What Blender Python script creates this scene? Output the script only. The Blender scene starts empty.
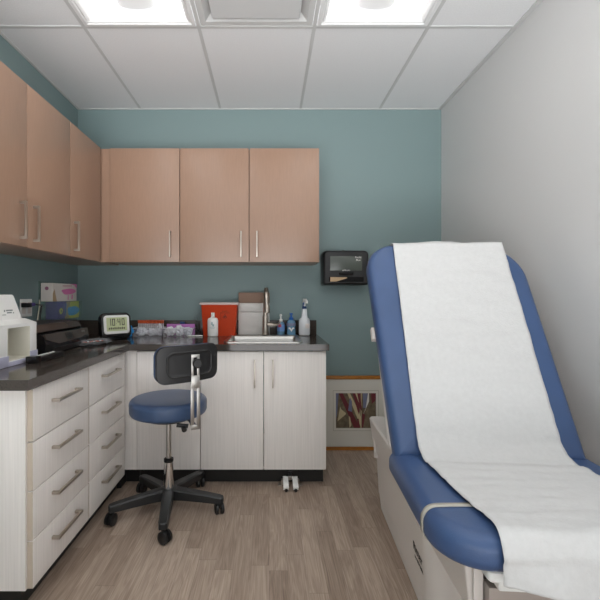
import bpy, bmesh, math, random
from mathutils import Vector, Matrix, noise
random.seed(7)
COL = bpy.context.scene.collection
PI = math.pi
CH = 1.175            # camera height
WY = 3.063            # far wall
XL, XR = -1.464, 1.319
CZ = 2.600            # ceiling
YB = -.75             # how far the room is built behind the camera

# ------------------------------------------------------------------ materials
def s2l(c):
    return tuple(((v/255)/12.92 if v/255 <= .04045 else ((v/255+.055)/1.055)**2.4) for v in c) + (1,)
def mat(name, rgb, rough=.5, metal=0, spec=.5, coat=0, trans=0, emis=None, estr=0, bump=0, bscale=200, var=0, vscale=(8,8,8)):
    m = bpy.data.materials.new(name); m.use_nodes = True
    nt = m.node_tree; b = nt.nodes['Principled BSDF']
    b.inputs['Base Color'].default_value = s2l(rgb)
    b.inputs['Roughness'].default_value = rough
    b.inputs['Metallic'].default_value = metal
    b.inputs['Specular IOR Level'].default_value = spec
    b.inputs['Coat Weight'].default_value = coat
    b.inputs['Transmission Weight'].default_value = trans
    if emis:
        b.inputs['Emission Color'].default_value = s2l(emis); b.inputs['Emission Strength'].default_value = estr
    tc = nt.nodes.new('ShaderNodeTexCoord')
    if var:
        mp = nt.nodes.new('ShaderNodeMapping'); mp.inputs['Scale'].default_value = vscale
        n = nt.nodes.new('ShaderNodeTexNoise'); n.inputs['Scale'].default_value = 1; n.inputs['Detail'].default_value = 5
        r = nt.nodes.new('ShaderNodeValToRGB')
        r.color_ramp.elements[0].position = .3; r.color_ramp.elements[1].position = .7
        r.color_ramp.elements[0].color = s2l([max(0, v*(1-var)) for v in rgb])
        r.color_ramp.elements[1].color = s2l([min(255, v*(1+var)) for v in rgb])
        nt.links.new(tc.outputs['Object'], mp.inputs[0]); nt.links.new(mp.outputs[0], n.inputs[0])
        nt.links.new(n.outputs[0], r.inputs[0]); nt.links.new(r.outputs[0], b.inputs['Base Color'])
    if bump:
        n2 = nt.nodes.new('ShaderNodeTexNoise'); n2.inputs['Scale'].default_value = bscale; n2.inputs['Detail'].default_value = 4
        bp = nt.nodes.new('ShaderNodeBump'); bp.inputs['Strength'].default_value = bump; bp.inputs['Distance'].default_value = .002
        nt.links.new(tc.outputs['Object'], n2.inputs[0]); nt.links.new(n2.outputs[0], bp.inputs['Height'])
        nt.links.new(bp.outputs[0], b.inputs['Normal'])
    return m
def clear(name, tint=(255,255,255), alpha=.25, rough=.08):
    m = bpy.data.materials.new(name); m.use_nodes = True; nt = m.node_tree
    nt.nodes.remove(nt.nodes['Principled BSDF'])
    out = [n for n in nt.nodes if n.type == 'OUTPUT_MATERIAL'][0]
    t = nt.nodes.new('ShaderNodeBsdfTransparent'); t.inputs[0].default_value = s2l(tint)
    p = nt.nodes.new('ShaderNodeBsdfPrincipled'); p.inputs['Base Color'].default_value = s2l(tint); p.inputs['Roughness'].default_value = rough
    mx = nt.nodes.new('ShaderNodeMixShader'); mx.inputs[0].default_value = alpha
    nt.links.new(t.outputs[0], mx.inputs[1]); nt.links.new(p.outputs[0], mx.inputs[2]); nt.links.new(mx.outputs[0], out.inputs[0])
    return m

M = {}
M['teal'] = mat('teal_paint', (124,144,144), .55, bump=.15, bscale=350)
M['grey_wall'] = mat('light_grey_paint', (208,207,206), .6, bump=.12, bscale=350)
M['ceil'] = mat('ceiling_tile', (224,224,225), .9, bump=.5, bscale=420, var=.015, vscale=(150,150,150))
M['grid'] = mat('ceiling_grid_metal', (196,196,195), .5)
M['copper'] = mat('warm_wood_laminate', (157,126,106), .33, coat=.12, var=.02, vscale=(160,160,12))
M['copper_edge'] = mat('pale_edge_banding', (206,180,162), .45)
M['linen'] = mat('whitewashed_laminate', (238,233,228), .5, var=.022, vscale=(150,150,3))
M['linen_edge'] = mat('beige_edge_banding', (196,182,166), .5)
M['black_base'] = mat('black_vinyl_base', (30,30,29), .45)
M['quartz'] = mat('dark_taupe_quartz', (66,59,54), .12, spec=.6, var=.22, vscale=(260,260,260))
M['quartz_dark'] = M['quartz']
M['nickel'] = mat('brushed_nickel', (188,179,168), .32, metal=1)
M['steel'] = mat('stainless_steel', (186,184,180), .3, metal=1, var=.03, vscale=(200,8,200))
M['post_steel'] = mat('satin_steel', (176,174,170), .3, metal=1)
M['chrome'] = mat('polished_chrome', (225,225,225), .1, metal=1)
M['vinyl'] = mat('blue_vinyl', (58,82,122), .4, bump=.25, bscale=260, var=.03, vscale=(6,6,6))
M['vinyl2'] = mat('stool_blue_vinyl', (58,80,114), .34, bump=.12, bscale=300)
M['paper'] = mat('exam_paper', (203,203,202), .85, bump=.55, bscale=170, var=.012, vscale=(60,60,60))
M['table_white'] = mat('warm_white_enamel', (222,215,209), .42)
M['table_taupe'] = mat('taupe_enamel', (172,160,152), .5)
M['white_plastic'] = mat('white_plastic', (236,236,233), .35)
M['cream_plastic'] = mat('cream_plastic', (222,218,203), .42)
M['lilac_plastic'] = mat('lilac_grey_plastic', (190,190,212), .4)
M['black_plastic'] = mat('black_plastic', (26,26,27), .38)
M['black_gloss'] = mat('gloss_black_plastic', (24,23,24), .14)
M['brown_gloss'] = mat('dark_bronze_gloss', (74,63,58), .2)
M['dark_rubber'] = mat('dark_grey_plastic', (36,37,38), .42)
M['shell'] = mat('charcoal_shell', (42,42,43), .36, bump=.1, bscale=400)
M['red'] = mat('translucent_red_plastic', (206,66,26), .35, trans=0)
M['red_lid'] = mat('milky_lid_plastic', (214,196,192), .35)
M['mark_dark'] = mat('dark_print_and_shade', (50,46,44), .6)
M['mark_brown'] = mat('brown_print', (120,52,26), .6)
M['kraft'] = mat('brown_kraft_board', (134,106,88), .55)
M['towel'] = mat('embossed_paper_towel', (214,212,208), .9, bump=1, bscale=120)
M['blue_plastic'] = mat('blue_plastic', (28,98,180), .35)
M['bright_blue'] = mat('bright_blue', (28,150,222), .45)
M['navy'] = mat('navy_plastic', (30,66,120), .4)
M['orange'] = mat('orange_cap', (202,84,40), .4)
M['pink'] = mat('pink_print', (222,122,178), .5)
M['purple'] = mat('purple_print', (96,84,150), .5)
M['magenta'] = mat('magenta_card', (196,120,196), .5)
M['yellow'] = mat('yellow_print', (218,206,92), .5)
M['card_white'] = mat('white_card', (222,214,208), .55)
M['tan_print'] = mat('tan_print', (186,158,124), .6)
M['wood_frame'] = mat('honey_oak_frame', (176,112,42), .4, var=.1, vscale=(20,80,80))
M['mat_board'] = mat('cream_mat_board', (226,222,211), .7)
M['print_base'] = mat('olive_print', (112,98,78), .55, var=.2, vscale=(30,30,30))
M['p_red'] = mat('maroon_print', (112,44,52), .55)
M['p_blue'] = mat('slate_print', (120,124,150), .55)
M['p_cream'] = mat('cream_print', (204,188,150), .55)
M['p_white'] = mat('white_print', (232,228,222), .55)
M['lcd'] = mat('green_grey_lcd', (196,204,160), .3)
M['screen'] = mat('smoked_window', (86,92,86), .22)
M['cable_white'] = mat('beige_cable', (214,208,190), .5)
M['light_frame'] = mat('white_fixture_steel', (226,226,226), .5)
M['vent_plate'] = mat('vent_plate_grey', (200,200,200), .55)
M['arch'] = mat('lit_end_plate', (170,170,172), .5, emis=(250,250,252), estr=.3)
M['diffuser'] = mat('lit_diffuser', (250,250,250), .5, emis=(255,253,250), estr=3.2)
M['lens'] = mat('lit_lens', (170,170,172), .5, emis=(255,253,250), estr=.4)
M['clear'] = clear('clear_plastic', (250,250,252), .14)
M['clear_bag'] = clear('crinkled_clear_film', (250,252,255), .75, .15)
M['clear_blue'] = clear('clear_blue_gel', (150,200,232), .5)
M['milky'] = clear('milky_clear_plastic', (242,245,248), .75, .25)
M['strap'] = clear('clear_vinyl_strap', (236,232,222), .5, .12)
M['tube_glass'] = clear('tube_plastic', (240,238,242), .65)

def floor_mat():
    m = bpy.data.materials.new('grey_brown_plank_floor'); m.use_nodes = True; nt = m.node_tree; N = nt.nodes; L = nt.links
    b = N['Principled BSDF']; b.inputs['Roughness'].default_value = .38; b.inputs['Specular IOR Level'].default_value = .45
    tc = N.new('ShaderNodeTexCoord'); sp = N.new('ShaderNodeSeparateXYZ'); L.new(tc.outputs['Object'], sp.inputs[0])
    def mth(op, a, bb=None):
        n = N.new('ShaderNodeMath'); n.operation = op
        for i, v in enumerate((a, bb)):
            if v is None: continue
            if isinstance(v, (int, float)): n.inputs[i].default_value = v
            else: L.new(v, n.inputs[i])
        return n.outputs[0]
    PW, PL = .078, .62
    xr = mth('DIVIDE', sp.outputs[0], PW); row = mth('FLOOR', xr)
    wn = N.new('ShaderNodeTexWhiteNoise'); wn.noise_dimensions = '1D'; L.new(row, wn.inputs['W'])
    yy = mth('ADD', mth('DIVIDE', sp.outputs[1], PL), mth('MULTIPLY', wn.outputs[0], 7.3)); pl = mth('FLOOR', yy)
    cb = N.new('ShaderNodeCombineXYZ'); L.new(row, cb.inputs[0]); L.new(pl, cb.inputs[1])
    w2 = N.new('ShaderNodeTexWhiteNoise'); w2.noise_dimensions = '2D'; L.new(cb.outputs[0], w2.inputs['Vector'])
    # grain coordinates shifted per plank
    cv = N.new('ShaderNodeCombineXYZ')
    L.new(mth('ADD', mth('MULTIPLY', sp.outputs[0], 26), mth('MULTIPLY', w2.outputs[0], 60)), cv.inputs[0])
    L.new(mth('ADD', mth('MULTIPLY', sp.outputs[1], 2.2), mth('MULTIPLY', w2.outputs[0], 31)), cv.inputs[1])
    n1 = N.new('ShaderNodeTexNoise'); n1.inputs['Scale'].default_value = 1; n1.inputs['Detail'].default_value = 3; n1.inputs['Distortion'].default_value = .6
    L.new(cv.outputs[0], n1.inputs[0])
    rings = mth('SINE', mth('MULTIPLY', n1.outputs[0], 42))
    cv2 = N.new('ShaderNodeCombineXYZ')
    L.new(mth('MULTIPLY', sp.outputs[0], 230), cv2.inputs[0]); L.new(mth('ADD', mth('MULTIPLY', sp.outputs[1], 5), mth('MULTIPLY', w2.outputs[0], 90)), cv2.inputs[1])
    n2 = N.new('ShaderNodeTexNoise'); n2.inputs['Scale'].default_value = 1; n2.inputs['Detail'].default_value = 4; L.new(cv2.outputs[0], n2.inputs[0])
    t = mth('ADD', mth('MULTIPLY', w2.outputs[0], .30), mth('ADD', mth('MULTIPLY', rings, .075), mth('ADD', mth('MULTIPLY', n2.outputs[0], .66), mth('MULTIPLY', n1.outputs[0], .24))))
    r = N.new('ShaderNodeValToRGB'); e = r.color_ramp.elements
    e[0].position = .2; e[0].color = s2l((124,105,92)); e[1].position = .95; e[1].color = s2l((198,180,164))
    mid = r.color_ramp.elements.new(.58); mid.color = s2l((165,146,130))
    L.new(t, r.inputs[0])
    fx = mth('FRACT', xr); fy = mth('FRACT', yy)
    gx = mth('LESS_THAN', fx, .018); gy = mth('LESS_THAN', fy, .0035); g = mth('MAXIMUM', gx, gy)
    mx = N.new('ShaderNodeMix'); mx.data_type = 'RGBA'; L.new(mth('MULTIPLY', g, .45), mx.inputs['Factor'])
    L.new(r.outputs[0], mx.inputs['A']); mx.inputs['B'].default_value = s2l((84,70,60))
    L.new(mx.outputs['Result'], b.inputs['Base Color'])
    bp = N.new('ShaderNodeBump'); bp.inputs['Strength'].default_value = .12; bp.inputs['Distance'].default_value = .002
    L.new(n2.outputs[0], bp.inputs['Height']); L.new(bp.outputs[0], b.inputs['Normal'])
    return m
M['floor'] = floor_mat()

# ------------------------------------------------------------------ mesh helpers
def box(bm, x0, x1, y0, y1, z0, z1, bev=0, mx=None):
    r = bmesh.ops.create_cube(bm, size=1)
    vs = r['verts']
    for v in vs:
        v.co = Vector(((x0+x1)/2 + v.co.x*(x1-x0), (y0+y1)/2 + v.co.y*(y1-y0), (z0+z1)/2 + v.co.z*(z1-z0)))
    if bev:
        es = {e for v in vs for e in v.link_edges}
        rr_ = bmesh.ops.bevel(bm, geom=list(es), offset=bev, segments=2, profile=.6, affect='EDGES')
        vs = list({v for f in rr_['faces'] for v in f.verts} | {v for v in vs if v.is_valid})
    if mx is not None:
        for v in vs: v.co = mx @ v.co
    return vs
def loft(bm, loops, cap=True, closed=True):
    L = [[bm.verts.new(p) for p in lp] for lp in loops]
    n = len(L[0])
    for a, b in zip(L, L[1:]):
        for i in range(n if closed else n-1):
            j = (i+1) % n
            try: bm.faces.new((a[i], a[j], b[j], b[i]))
            except ValueError: pass
    if cap:
        bm.faces.new(list(reversed(L[0]))); bm.faces.new(L[-1])
    return L
def rr(w, h, r, inset=0, n=6, cx=0, cy=0):
    """rounded rectangle, radii r = (bl, br, tr, tl)"""
    if not isinstance(r, (tuple, list)): r = (r,)*4
    w -= 2*inset; h -= 2*inset
    pts = []
    for (sx, sy, a0, rad) in ((-1,-1,PI,r[0]), (1,-1,1.5*PI,r[1]), (1,1,0,r[2]), (-1,1,.5*PI,r[3])):
        q = max(.0008, min(rad-inset, w/2-.0001, h/2-.0001))
        for k in range(n+1):
            a = a0 + k/n*PI/2
            pts.append((cx+sx*(w/2-q)+q*math.cos(a), cy+sy*(h/2-q)+q*math.sin(a)))
    return pts
def slab(bm, w, h, r, prof, mx=Matrix(), n=6, cx=0, cy=0):
    """prof: list of (inset, z)"""
    loft(bm, [[mx @ Vector((x, y, z)) for x, y in rr(w, h, r, i, n, cx, cy)] for i, z in prof])
def lathe(bm, prof, n=24, mx=Matrix(), cap=True):
    loft(bm, [[mx @ Vector((r*math.cos(2*PI*k/n), r*math.sin(2*PI*k/n), z)) for k in range(n)] for r, z in prof], cap)
def cyl(bm, p0, p1, r, n=16, r1=None):
    p0 = Vector(p0); p1 = Vector(p1); d = p1-p0; q = d.to_track_quat('Z', 'Y').to_matrix().to_4x4()
    lathe(bm, [(r, 0), (r if r1 is None else r1, d.length)], n, Matrix.Translation(p0) @ q)
def tube(bm, pts, r, n=10):
    pts = [Vector(p) for p in pts]; loops = []; up = Vector((.13,.31,.94)).normalized()
    rs = r if isinstance(r, (list, tuple)) else [r]*len(pts)
    d = (pts[1]-pts[0]).normalized(); s = d.cross(up).normalized()
    for i, p in enumerate(pts):
        d = (pts[min(i+1, len(pts)-1)]-pts[max(i-1, 0)]).normalized()
        s = (s - d*s.dot(d)).normalized(); t = d.cross(s)
        loops.append([p + (s*math.cos(2*PI*k/n)+t*math.sin(2*PI*k/n))*rs[i] for k in range(n)])
    loft(bm, loops)
def prism(bm, poly, z0, z1, mx=Matrix()):
    loft(bm, [[mx @ Vector((x, y, z)) for x, y in poly] for z in (z0, z1)])
def cells(bm, xs, ys, hole, z0, z1):
    """slab made of grid cells; hole(i,j) True = left out"""
    V = {}
    def v(i, j, k):
        if (i, j, k) not in V: V[i, j, k] = bm.verts.new((xs[i], ys[j], (z0, z1)[k]))
        return V[i, j, k]
    nx, ny = len(xs)-1, len(ys)-1
    full = lambda i, j: 0 <= i < nx and 0 <= j < ny and not hole(i, j)
    for i in range(nx):
        for j in range(ny):
            if not full(i, j): continue
            bm.faces.new((v(i,j,1), v(i+1,j,1), v(i+1,j+1,1), v(i,j+1,1)))
            bm.faces.new((v(i,j,0), v(i,j+1,0), v(i+1,j+1,0), v(i+1,j,0)))
            if not full(i-1, j): bm.faces.new((v(i,j,0), v(i,j,1), v(i,j+1,1), v(i,j+1,0)))
            if not full(i+1, j): bm.faces.new((v(i+1,j,0), v(i+1,j+1,0), v(i+1,j+1,1), v(i+1,j,1)))
            if not full(i, j-1): bm.faces.new((v(i,j,0), v(i+1,j,0), v(i+1,j,1), v(i,j,1)))
            if not full(i, j+1): bm.faces.new((v(i,j+1,0), v(i,j+1,1), v(i+1,j+1,1), v(i+1,j+1,0)))
def obj(name, bm, m, parent=None, smooth=True, angle=35, label=None, loc=None, rot=None):
    bmesh.ops.remove_doubles(bm, verts=bm.verts, dist=1e-6)
    bmesh.ops.recalc_face_normals(bm, faces=bm.faces)
    me = bpy.data.meshes.new(name); bm.to_mesh(me); bm.free()
    if smooth:
        for p in me.polygons: p.use_smooth = True
        me.set_sharp_from_angle(angle=math.radians(angle))
    me.materials.append(m)
    o = bpy.data.objects.new(name, me); COL.objects.link(o)
    if parent: o.parent = parent
    if loc is not None: o.location = loc
    if rot is not None: o.rotation_euler = rot
    if label: o['label'] = label
    return o
def tag(o, label, cat, group=None):
    o['label'] = label; o['category'] = cat
    if group: o['group'] = group
    return o
def thing(name, label, cat, loc=(0,0,0), rz=0, group=None):
    o = bpy.data.objects.new(name, None); o.empty_display_size = .05; COL.objects.link(o)
    o.location = loc; o.rotation_euler = (0, 0, rz)
    return tag(o, label, cat, group)
def struct(name, bm, m, parent=None, **k):
    o = obj(name, bm, m, parent, **k)
    if not parent: o['kind'] = 'structure'
    return o
def B(): return bmesh.new()
def bx(name, m, parent, x0, x1, y0, y1, z0, z1, bev=0, label=None):
    b = B(); box(b, x0, x1, y0, y1, z0, z1, bev); return obj(name, b, m, parent, label=label)
def text(name, s, size, m, parent, mx, ext=.0004):
    cu = bpy.data.curves.new(name, 'FONT'); cu.body = s; cu.size = size; cu.extrude = ext; cu.align_x = 'CENTER'; cu.align_y = 'CENTER'
    t = bpy.data.objects.new(name, cu); COL.objects.link(t)
    dg = bpy.context.evaluated_depsgraph_get()
    me = bpy.data.meshes.new_from_object(t.evaluated_get(dg)); bpy.data.objects.remove(t)
    me.transform(mx); me.materials.clear(); me.materials.append(m)
    o = bpy.data.objects.new(name, me); COL.objects.link(o)
    if parent: o.parent = parent
    return o
# orientation matrices for text / flat marks: columns = right, up, normal
def face_mx(origin, right, up):
    r = Vector(right).normalized(); u = Vector(up).normalized(); n = r.cross(u)
    m = Matrix((( r.x, u.x, n.x, 0), (r.y, u.y, n.y, 0), (r.z, u.z, n.z, 0), (0, 0, 0, 1)))
    return Matrix.Translation(Vector(origin)) @ m

# ------------------------------------------------------------------ room shell
b = B(); box(b, XL-.1, XR+.1, YB, WY+.1, -.06, 0); struct('floor', b, M['floor'])
b = B(); box(b, XL, XR, WY, WY+.1, 0, CZ+.12); struct('wall_back', b, M['teal'])
b = B(); box(b, XL-.1, XL, YB, WY+.1, 0, CZ+.12); struct('wall_left', b, M['teal'])
b = B(); box(b, XR, XR+.1, YB, WY+.1, 0, CZ+.12); struct('wall_right', b, M['grey_wall'])
GX = [XL, -.982, -.373, .241, .846, XR]
GY = [YB, -.314, .905, 2.125, WY]
LIGHT = {(1,2), (3,2)}
b = B()
gy = GY
cells(b, GX, gy, lambda i, j: (i, j) in LIGHT or (i, j) == (2, 2), CZ, CZ+.03)
# extra tile behind the air diffuser cell
box(b, GX[2], GX[3], GY[2], GY[3]-.61, CZ, CZ+.03)
struct('ceiling', b, M['ceil'], smooth=False)
b = B()
for x in GX[1:-1]: box(b, x-.009, x+.009, YB, WY, CZ-.004, CZ+.004)
for y in GY[1:-1]: box(b, XL, XR, y-.009, y+.009, CZ-.0035, CZ+.004)
box(b, GX[2], GX[3], GY[3]-.622, GY[3]-.598, CZ-.0035, CZ+.004)
box(b, XR-.024, XR, YB, WY, CZ-.006, CZ+.004); box(b, XL, XL+.012, YB, WY, CZ-.006, CZ+.004)
box(b, XL, XR, WY-.012, WY, CZ-.006, CZ+.004)
struct('trim_1', b, M['grid'])

def ceiling_light(x0, x1, y0, y1, label):
    t = thing('ceiling_light', label, 'ceiling light', ((x0+x1)/2, (y0+y1)/2, CZ-.004), 0, 'recessed ceiling troffers')
    w = x1-x0-.026; h = y1-y0-.026
    b = B()
    loops = []
    for i, z in ((0, 0), (0, -.004), (.018, -.006), (.024, 0), (.030, -.002), (.04, .006), (.052, .03)):
        loops.append([Vector((x, y, z)) for x, y in rr(w, h, .002, i, 1)])
    loft(b, loops, cap=False); obj('frame', b, M['light_frame'], t, angle=20)
    # curved basket diffuser: two vaulted wings either side of a raised lens, ends closed by arched plates
    W, H = w/2-.05, h/2-.05
    b = B(); nx = 20; g = []
    for k in range(nx+1):
        x = -W + 2*W*k/nx; z = .03 + .055*math.sin(PI*k/nx)
        g.append([Vector((x, -H, z)), Vector((x, H, z))])
    L = [[b.verts.new(p) for p in r_] for r_ in g]
    for a, c in zip(L, L[1:]): b.faces.new((a[0], a[1], c[1], c[0]))
    obj('diffuser', b, M['diffuser'], t)
    for s in (0, 1):
        b = B(); L = [[b.verts.new(p) for p in r_] for r_ in g]
        mid = [b.verts.new((p[s].x, p[s].y, .03)) for p in g]
        for k in range(nx):
            try: b.faces.new((L[k][s], L[k+1][s], mid[k+1], mid[k]))
            except ValueError: pass
        bmesh.ops.delete(b, geom=[v for v in b.verts if not v.link_faces], context='VERTS')
        obj('end_plate', b, M['arch'], t)
    b = B(); nl = 10; loops = []
    for k in range(nl+1):
        a = PI*k/nl; loops.append([Vector((-.1*math.cos(a), y, .075-.03*math.sin(a))) for y in (-H+.012, H-.012)])
    L = [[b.verts.new(p) for p in r_] for r_ in loops]
    for a, c in zip(L, L[1:]): b.faces.new((a[0], a[1], c[1], c[0]))
    for s in (0, 1): b.faces.new([r_[s] for r_ in L])
    obj('lens', b, M['lens'], t)
    bx('housing', M['light_frame'], t, -w/2+.01, w/2-.01, -h/2+.01, h/2-.01, .1, .11)
ceiling_light(GX[1], GX[2], GY[2], GY[3], 'lit recessed ceiling light on the left, above the tall wood cabinets')
ceiling_light(GX[3], GX[4], GY[2], GY[3], 'lit recessed ceiling light on the right, toward the grey wall')
t = thing('air_vent', 'square grey ceiling air diffuser with raised centre plate between the two lights', 'vent', ((GX[2]+GX[3])/2, GY[3]-.305, CZ), 0)
b = B(); w = GX[3]-GX[2]-.026
loft(b, [[Vector((x, y, z)) for x, y in rr(w, .584, .003, i, 1)] for i, z in ((0, .001), (0, -.003), (.03, -.002), (.07, .03), (.2, .04))], cap=False)
obj('frame', b, M['grid'], t, angle=20)
b = B(); slab(b, w-.14, .584-.14, .004, [(.01, -.004), (0, -.008), (0, -.013), (.004, -.015)], n=2); obj('centre_plate', b, M['vent_plate'], t, angle=20)

# ------------------------------------------------------------------ handles
def pull(parent, length, mx, m='nickel', label=None, w=.004):
    """flat bar pull; local x along the bar, z away from the door"""
    b = B(); h = length/2
    box(b, -h, h, -w, w, .023, .033, .001, mx)
    for s in (-1, 1):
        x0, x1 = (h-.013, h) if s > 0 else (-h, -h+.013)
        box(b, x0, x1, -w, w, 0, .026, .0008, mx)
    return obj('handle', b, M[m], parent, label=label)

# ------------------------------------------------------------------ base cabinets, left run
DX0, DX1 = -.895, -.875            # drawer front plate
ZR = [.085, .263, .447, .630, .828]
def drawer_cabinet(y0, y1, label, panel):
    t = thing('drawer_cabinet', label, 'cabinet', (-1.18, (y0+y1)/2, 0))
    ox, oy = -1.18, (y0+y1)/2
    def P(name, m, x0, x1, a, c, z0, z1, bev=0, par=None, lab=None):
        return bx(name, M[m], par or t, x0-ox, x1-ox, a-oy, c-oy, z0, z1, bev, lab)
    b = B()
    for q in ((XL+.004, DX0-.002, y0, y0+.018, .085, .834), (XL+.004, DX0-.002, y1-.018, y1, .085, .834), (XL+.004, DX0-.003, y0+.018, y1-.018, .0855, .10), (XL+.0045, XL+.016, y0+.018, y1-.018, .086, .834), (DX0-.03, DX0-.004, y0+.018, y1-.018, .79, .834)):
        box(b, q[0]-ox, q[1]-ox, q[2]-oy, q[3]-oy, q[4], q[5])
    obj('body', b, M['linen'], t)
    P('toe_kick', 'black_base', XL+.004, -.93, y0+.03 if panel else y0+.001, y1-.001, 0, .084)
    for k in range(4):
        d = P('drawer', 'linen', DX0, DX1, y0+.0025+(.008 if panel else 0), y1-.0025, ZR[k]+.0015, ZR[k+1]-.0025, .0012)
        zc = (ZR[k]+ZR[k+1])/2+.022
        pull(d, .205, face_mx((DX1-ox-.0005, (y0+y1)/2-oy+.005, zc), (0,1,0), (0,0,1)), w=.0055)
        e = .0006
        P('edge_band', 'linen_edge', DX0, DX1-.0005, y0+.002+(.008 if panel else 0)-e, y0+.0025+(.008 if panel else 0), ZR[k]+.0025, ZR[k+1]-.0035, 0, d, 'beige edge band')
    return t
drawer_cabinet(1.472, 1.943, 'four-drawer whitewashed base cabinet nearest the camera with a full end panel', True)
drawer_cabinet(1.945, 2.428, 'four-drawer whitewashed base cabinet running into the corner behind the nearer drawers', False)

# ------------------------------------------------------------------ base cabinets, far wall
FY0, FY1 = 2.455, 2.475
def door_cabinet(x0, x1, doors, label, handles):
    ox = (x0+x1)/2
    t = thing('door_cabinet', label, 'cabinet', (ox, 2.76, 0))
    b = B()
    for q in ((x0, x0+.016, .10, .834), (x1-.016, x1, .10, .834), (x0+.016, x1-.016, .1005, .116)):
        box(b, q[0]-ox, q[1]-ox, FY1+.002-2.76, WY-.004-2.76, q[2], q[3])
    obj('body', b, M['linen'], t)
    bx('toe_kick', M['black_base'], t, x0-ox+.001, x1-ox-.012, 2.52-2.76, WY-.004-2.76, 0, .099)
    for (a, c), hx in zip(doors, handles):
        d = bx('door', M['linen'], t, a-ox, c-ox, FY0-2.76, FY1-2.76, .103, .828, .0012)
        pull(d, .168, face_mx((hx-ox, FY0-2.76+.0005, .694), (0,0,1), (-1,0,0)))
    return t
door_cabinet(-.812, -.42, [(-.810, -.4225)], 'single-door whitewashed base cabinet partly hidden behind the stool', [-.46])
door_cabinet(-.418, .352, [(-.4175, -.0345), (-.0305, .350)], 'two-door whitewashed sink base cabinet at the end of the counter', [-.088, .023])
b = B(); box(b, -.893, -.814, 2.462, 2.478, .10, .834); tag(obj('filler_panel', b, M['linen']), 'narrow whitewashed filler strip in the inner corner of the base cabinets', 'panel')
b = B(); box(b, -.928, -.814, 2.522, 2.54, 0, .098); box(b, -.928, -.9,2.432,2.522,0,.084); tag(obj('toe_kick_strip', b, M['black_base']), 'short black base strip in the inner floor corner under the filler', 'base strip')

# ------------------------------------------------------------------ countertop
SX0, SX1, SY0, SY1 = -.262, .19, 2.535, 2.905     # sink cut-out
ct = thing('countertop', 'dark taupe L-shaped stone countertop with low backsplash', 'countertop', (-.85, 2.43, .837))
b = B()
cells(b, [XL+.003-(-.85), 0, SX0+.85, SX1+.85, .366+.85], [1.41-2.43, 0, SY0-2.43, SY1-2.43, WY-.003-2.43],
      lambda i, j: (j == 0 and i > 0) or (i == 2 and j == 2), 0, .038)
obj('worktop', b, M['quartz'], ct, smooth=False)
b = B(); box(b, XL+.024+.85, .36+.85, WY-.023-2.43, WY-.003-2.43, .038, .146, .001); box(b, XL+.003+.85, XL+.023+.85, 1.41-2.43, WY-.003-2.43, .038, .146, .001)
obj('backsplash', b, M['quartz_dark'], ct)

# ------------------------------------------------------------------ sink and faucet
t = thing('sink', 'stainless drop-in sink set in the dark countertop', 'sink', (-.036, 2.73, .875))
b = B()
loops = [[Vector((x, y, z)) for x, y in rr(.502, .46, .035, i, 5)] for i, z in ((0, .0006), (.002, .006), (.014, .008), (.018, .0055))]
inn = [[Vector((x, y-.02, z)) for x, y in rr(.502-.04, .46-.085, .03, i, 5)] for i, z in ((0, .0055), (.004, .002), (.010, -.02), (.016, -.13), (.035, -.148), (.15, -.152))]
loft(b, loops+inn, cap=False)
bmesh.ops.contextual_create(b, geom=[e for e in b.edges if e.is_boundary and all(abs(v.co.z+.152) < 1e-4 for v in e.verts)])
obj('basin', b, M['steel'], t, angle=50)
b = B(); lathe(b, [(.045, -.1515), (.043, -.148), (.03, -.1475), (.012, -.150)], 20, Matrix.Translation((0, -.02, 0))); obj('drain', b, M['chrome'], t)
t = thing('faucet', 'brushed nickel gooseneck faucet with single lever behind the sink', 'faucet', (-.026, 2.92, .884))
b = B(); lathe(b, [(.027, 0), (.027, .006), (.0225, .012), (.0215, .135), (.019, .142), (.0, .143)], 24); obj('body', b, M['nickel'], t)
b = B(); pts = [(0, 0, .13), (0, 0, .25)]
for k in range(1, 13):
    a = PI*k/12; pts.append((0.004*k/12+.004, -.07*(1-math.cos(a)), .25+.07*math.sin(a)*1.15))
pts += [(.012, -.142, .215)]
tube(b, pts, .0155, 16); obj('spout', b, M['nickel'], t)
b = B(); lathe(b, [(.0155, .05), (.0185, .045), (.0195, 0), (.017, -.003), (.009, -.003)], 20, Matrix.Translation((.012, -.142, .17))); obj('spray_head', b, M['nickel'], t)
b = B(); cyl(b, (.015, 0, .078), (.05, -.004, .076), .0165, 18, .015); tube(b, [(.045, -.004, .076), (.075, -.01, .074), (.092, -.02, .08), (.108, -.04, .098)], [.014, .011, .008, .006], 12); obj('lever', b, M['nickel'], t)

# ------------------------------------------------------------------ foot pedals under the sink
t = thing('foot_pedal', 'pair of white metal foot pedals fixed to the black toe kick below the sink', 'pedal', (.131, 2.5, 0))
for s in (-1, 1):
    b = B(); mx = Matrix.Translation((s*.029, -.07, .036)) @ Matrix.Rotation(math.radians(13), 4, 'X')
    box(b, -.0165, .0165, -.045, .055, -.003, .003, .001, mx); box(b, -.0165, .0165, -.05, -.042, -.012, .004, .001, mx)
    for k in (-.009, 0, .009): box(b, k-.0012, k+.0012, -.045, .05, .003, .005, 0, mx)
    p = obj('pedal', b, M['white_plastic'], t)
    b = B(); cyl(b, (s*.029, -.118, .011), (s*.029, -.103, .011), .0105, 12); obj('rubber_stop', b, M['black_plastic'], p)
    b = B(); box(b, s*.05-.006, s*.05+.006, -.03, -.002, .0, .03, .002); box(b, s*.062-.012, s*.062+.012, -.045, -.012, .0, .008, .002); obj('bracket', b, M['nickel'], t)
b = B(); box(b, -.012, .012, -.03, .018, .03, .055, .003); box(b, -.045, .045, -.022, -.012, .036, .046, .002); obj('valve', b, M['steel'], t)
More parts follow.
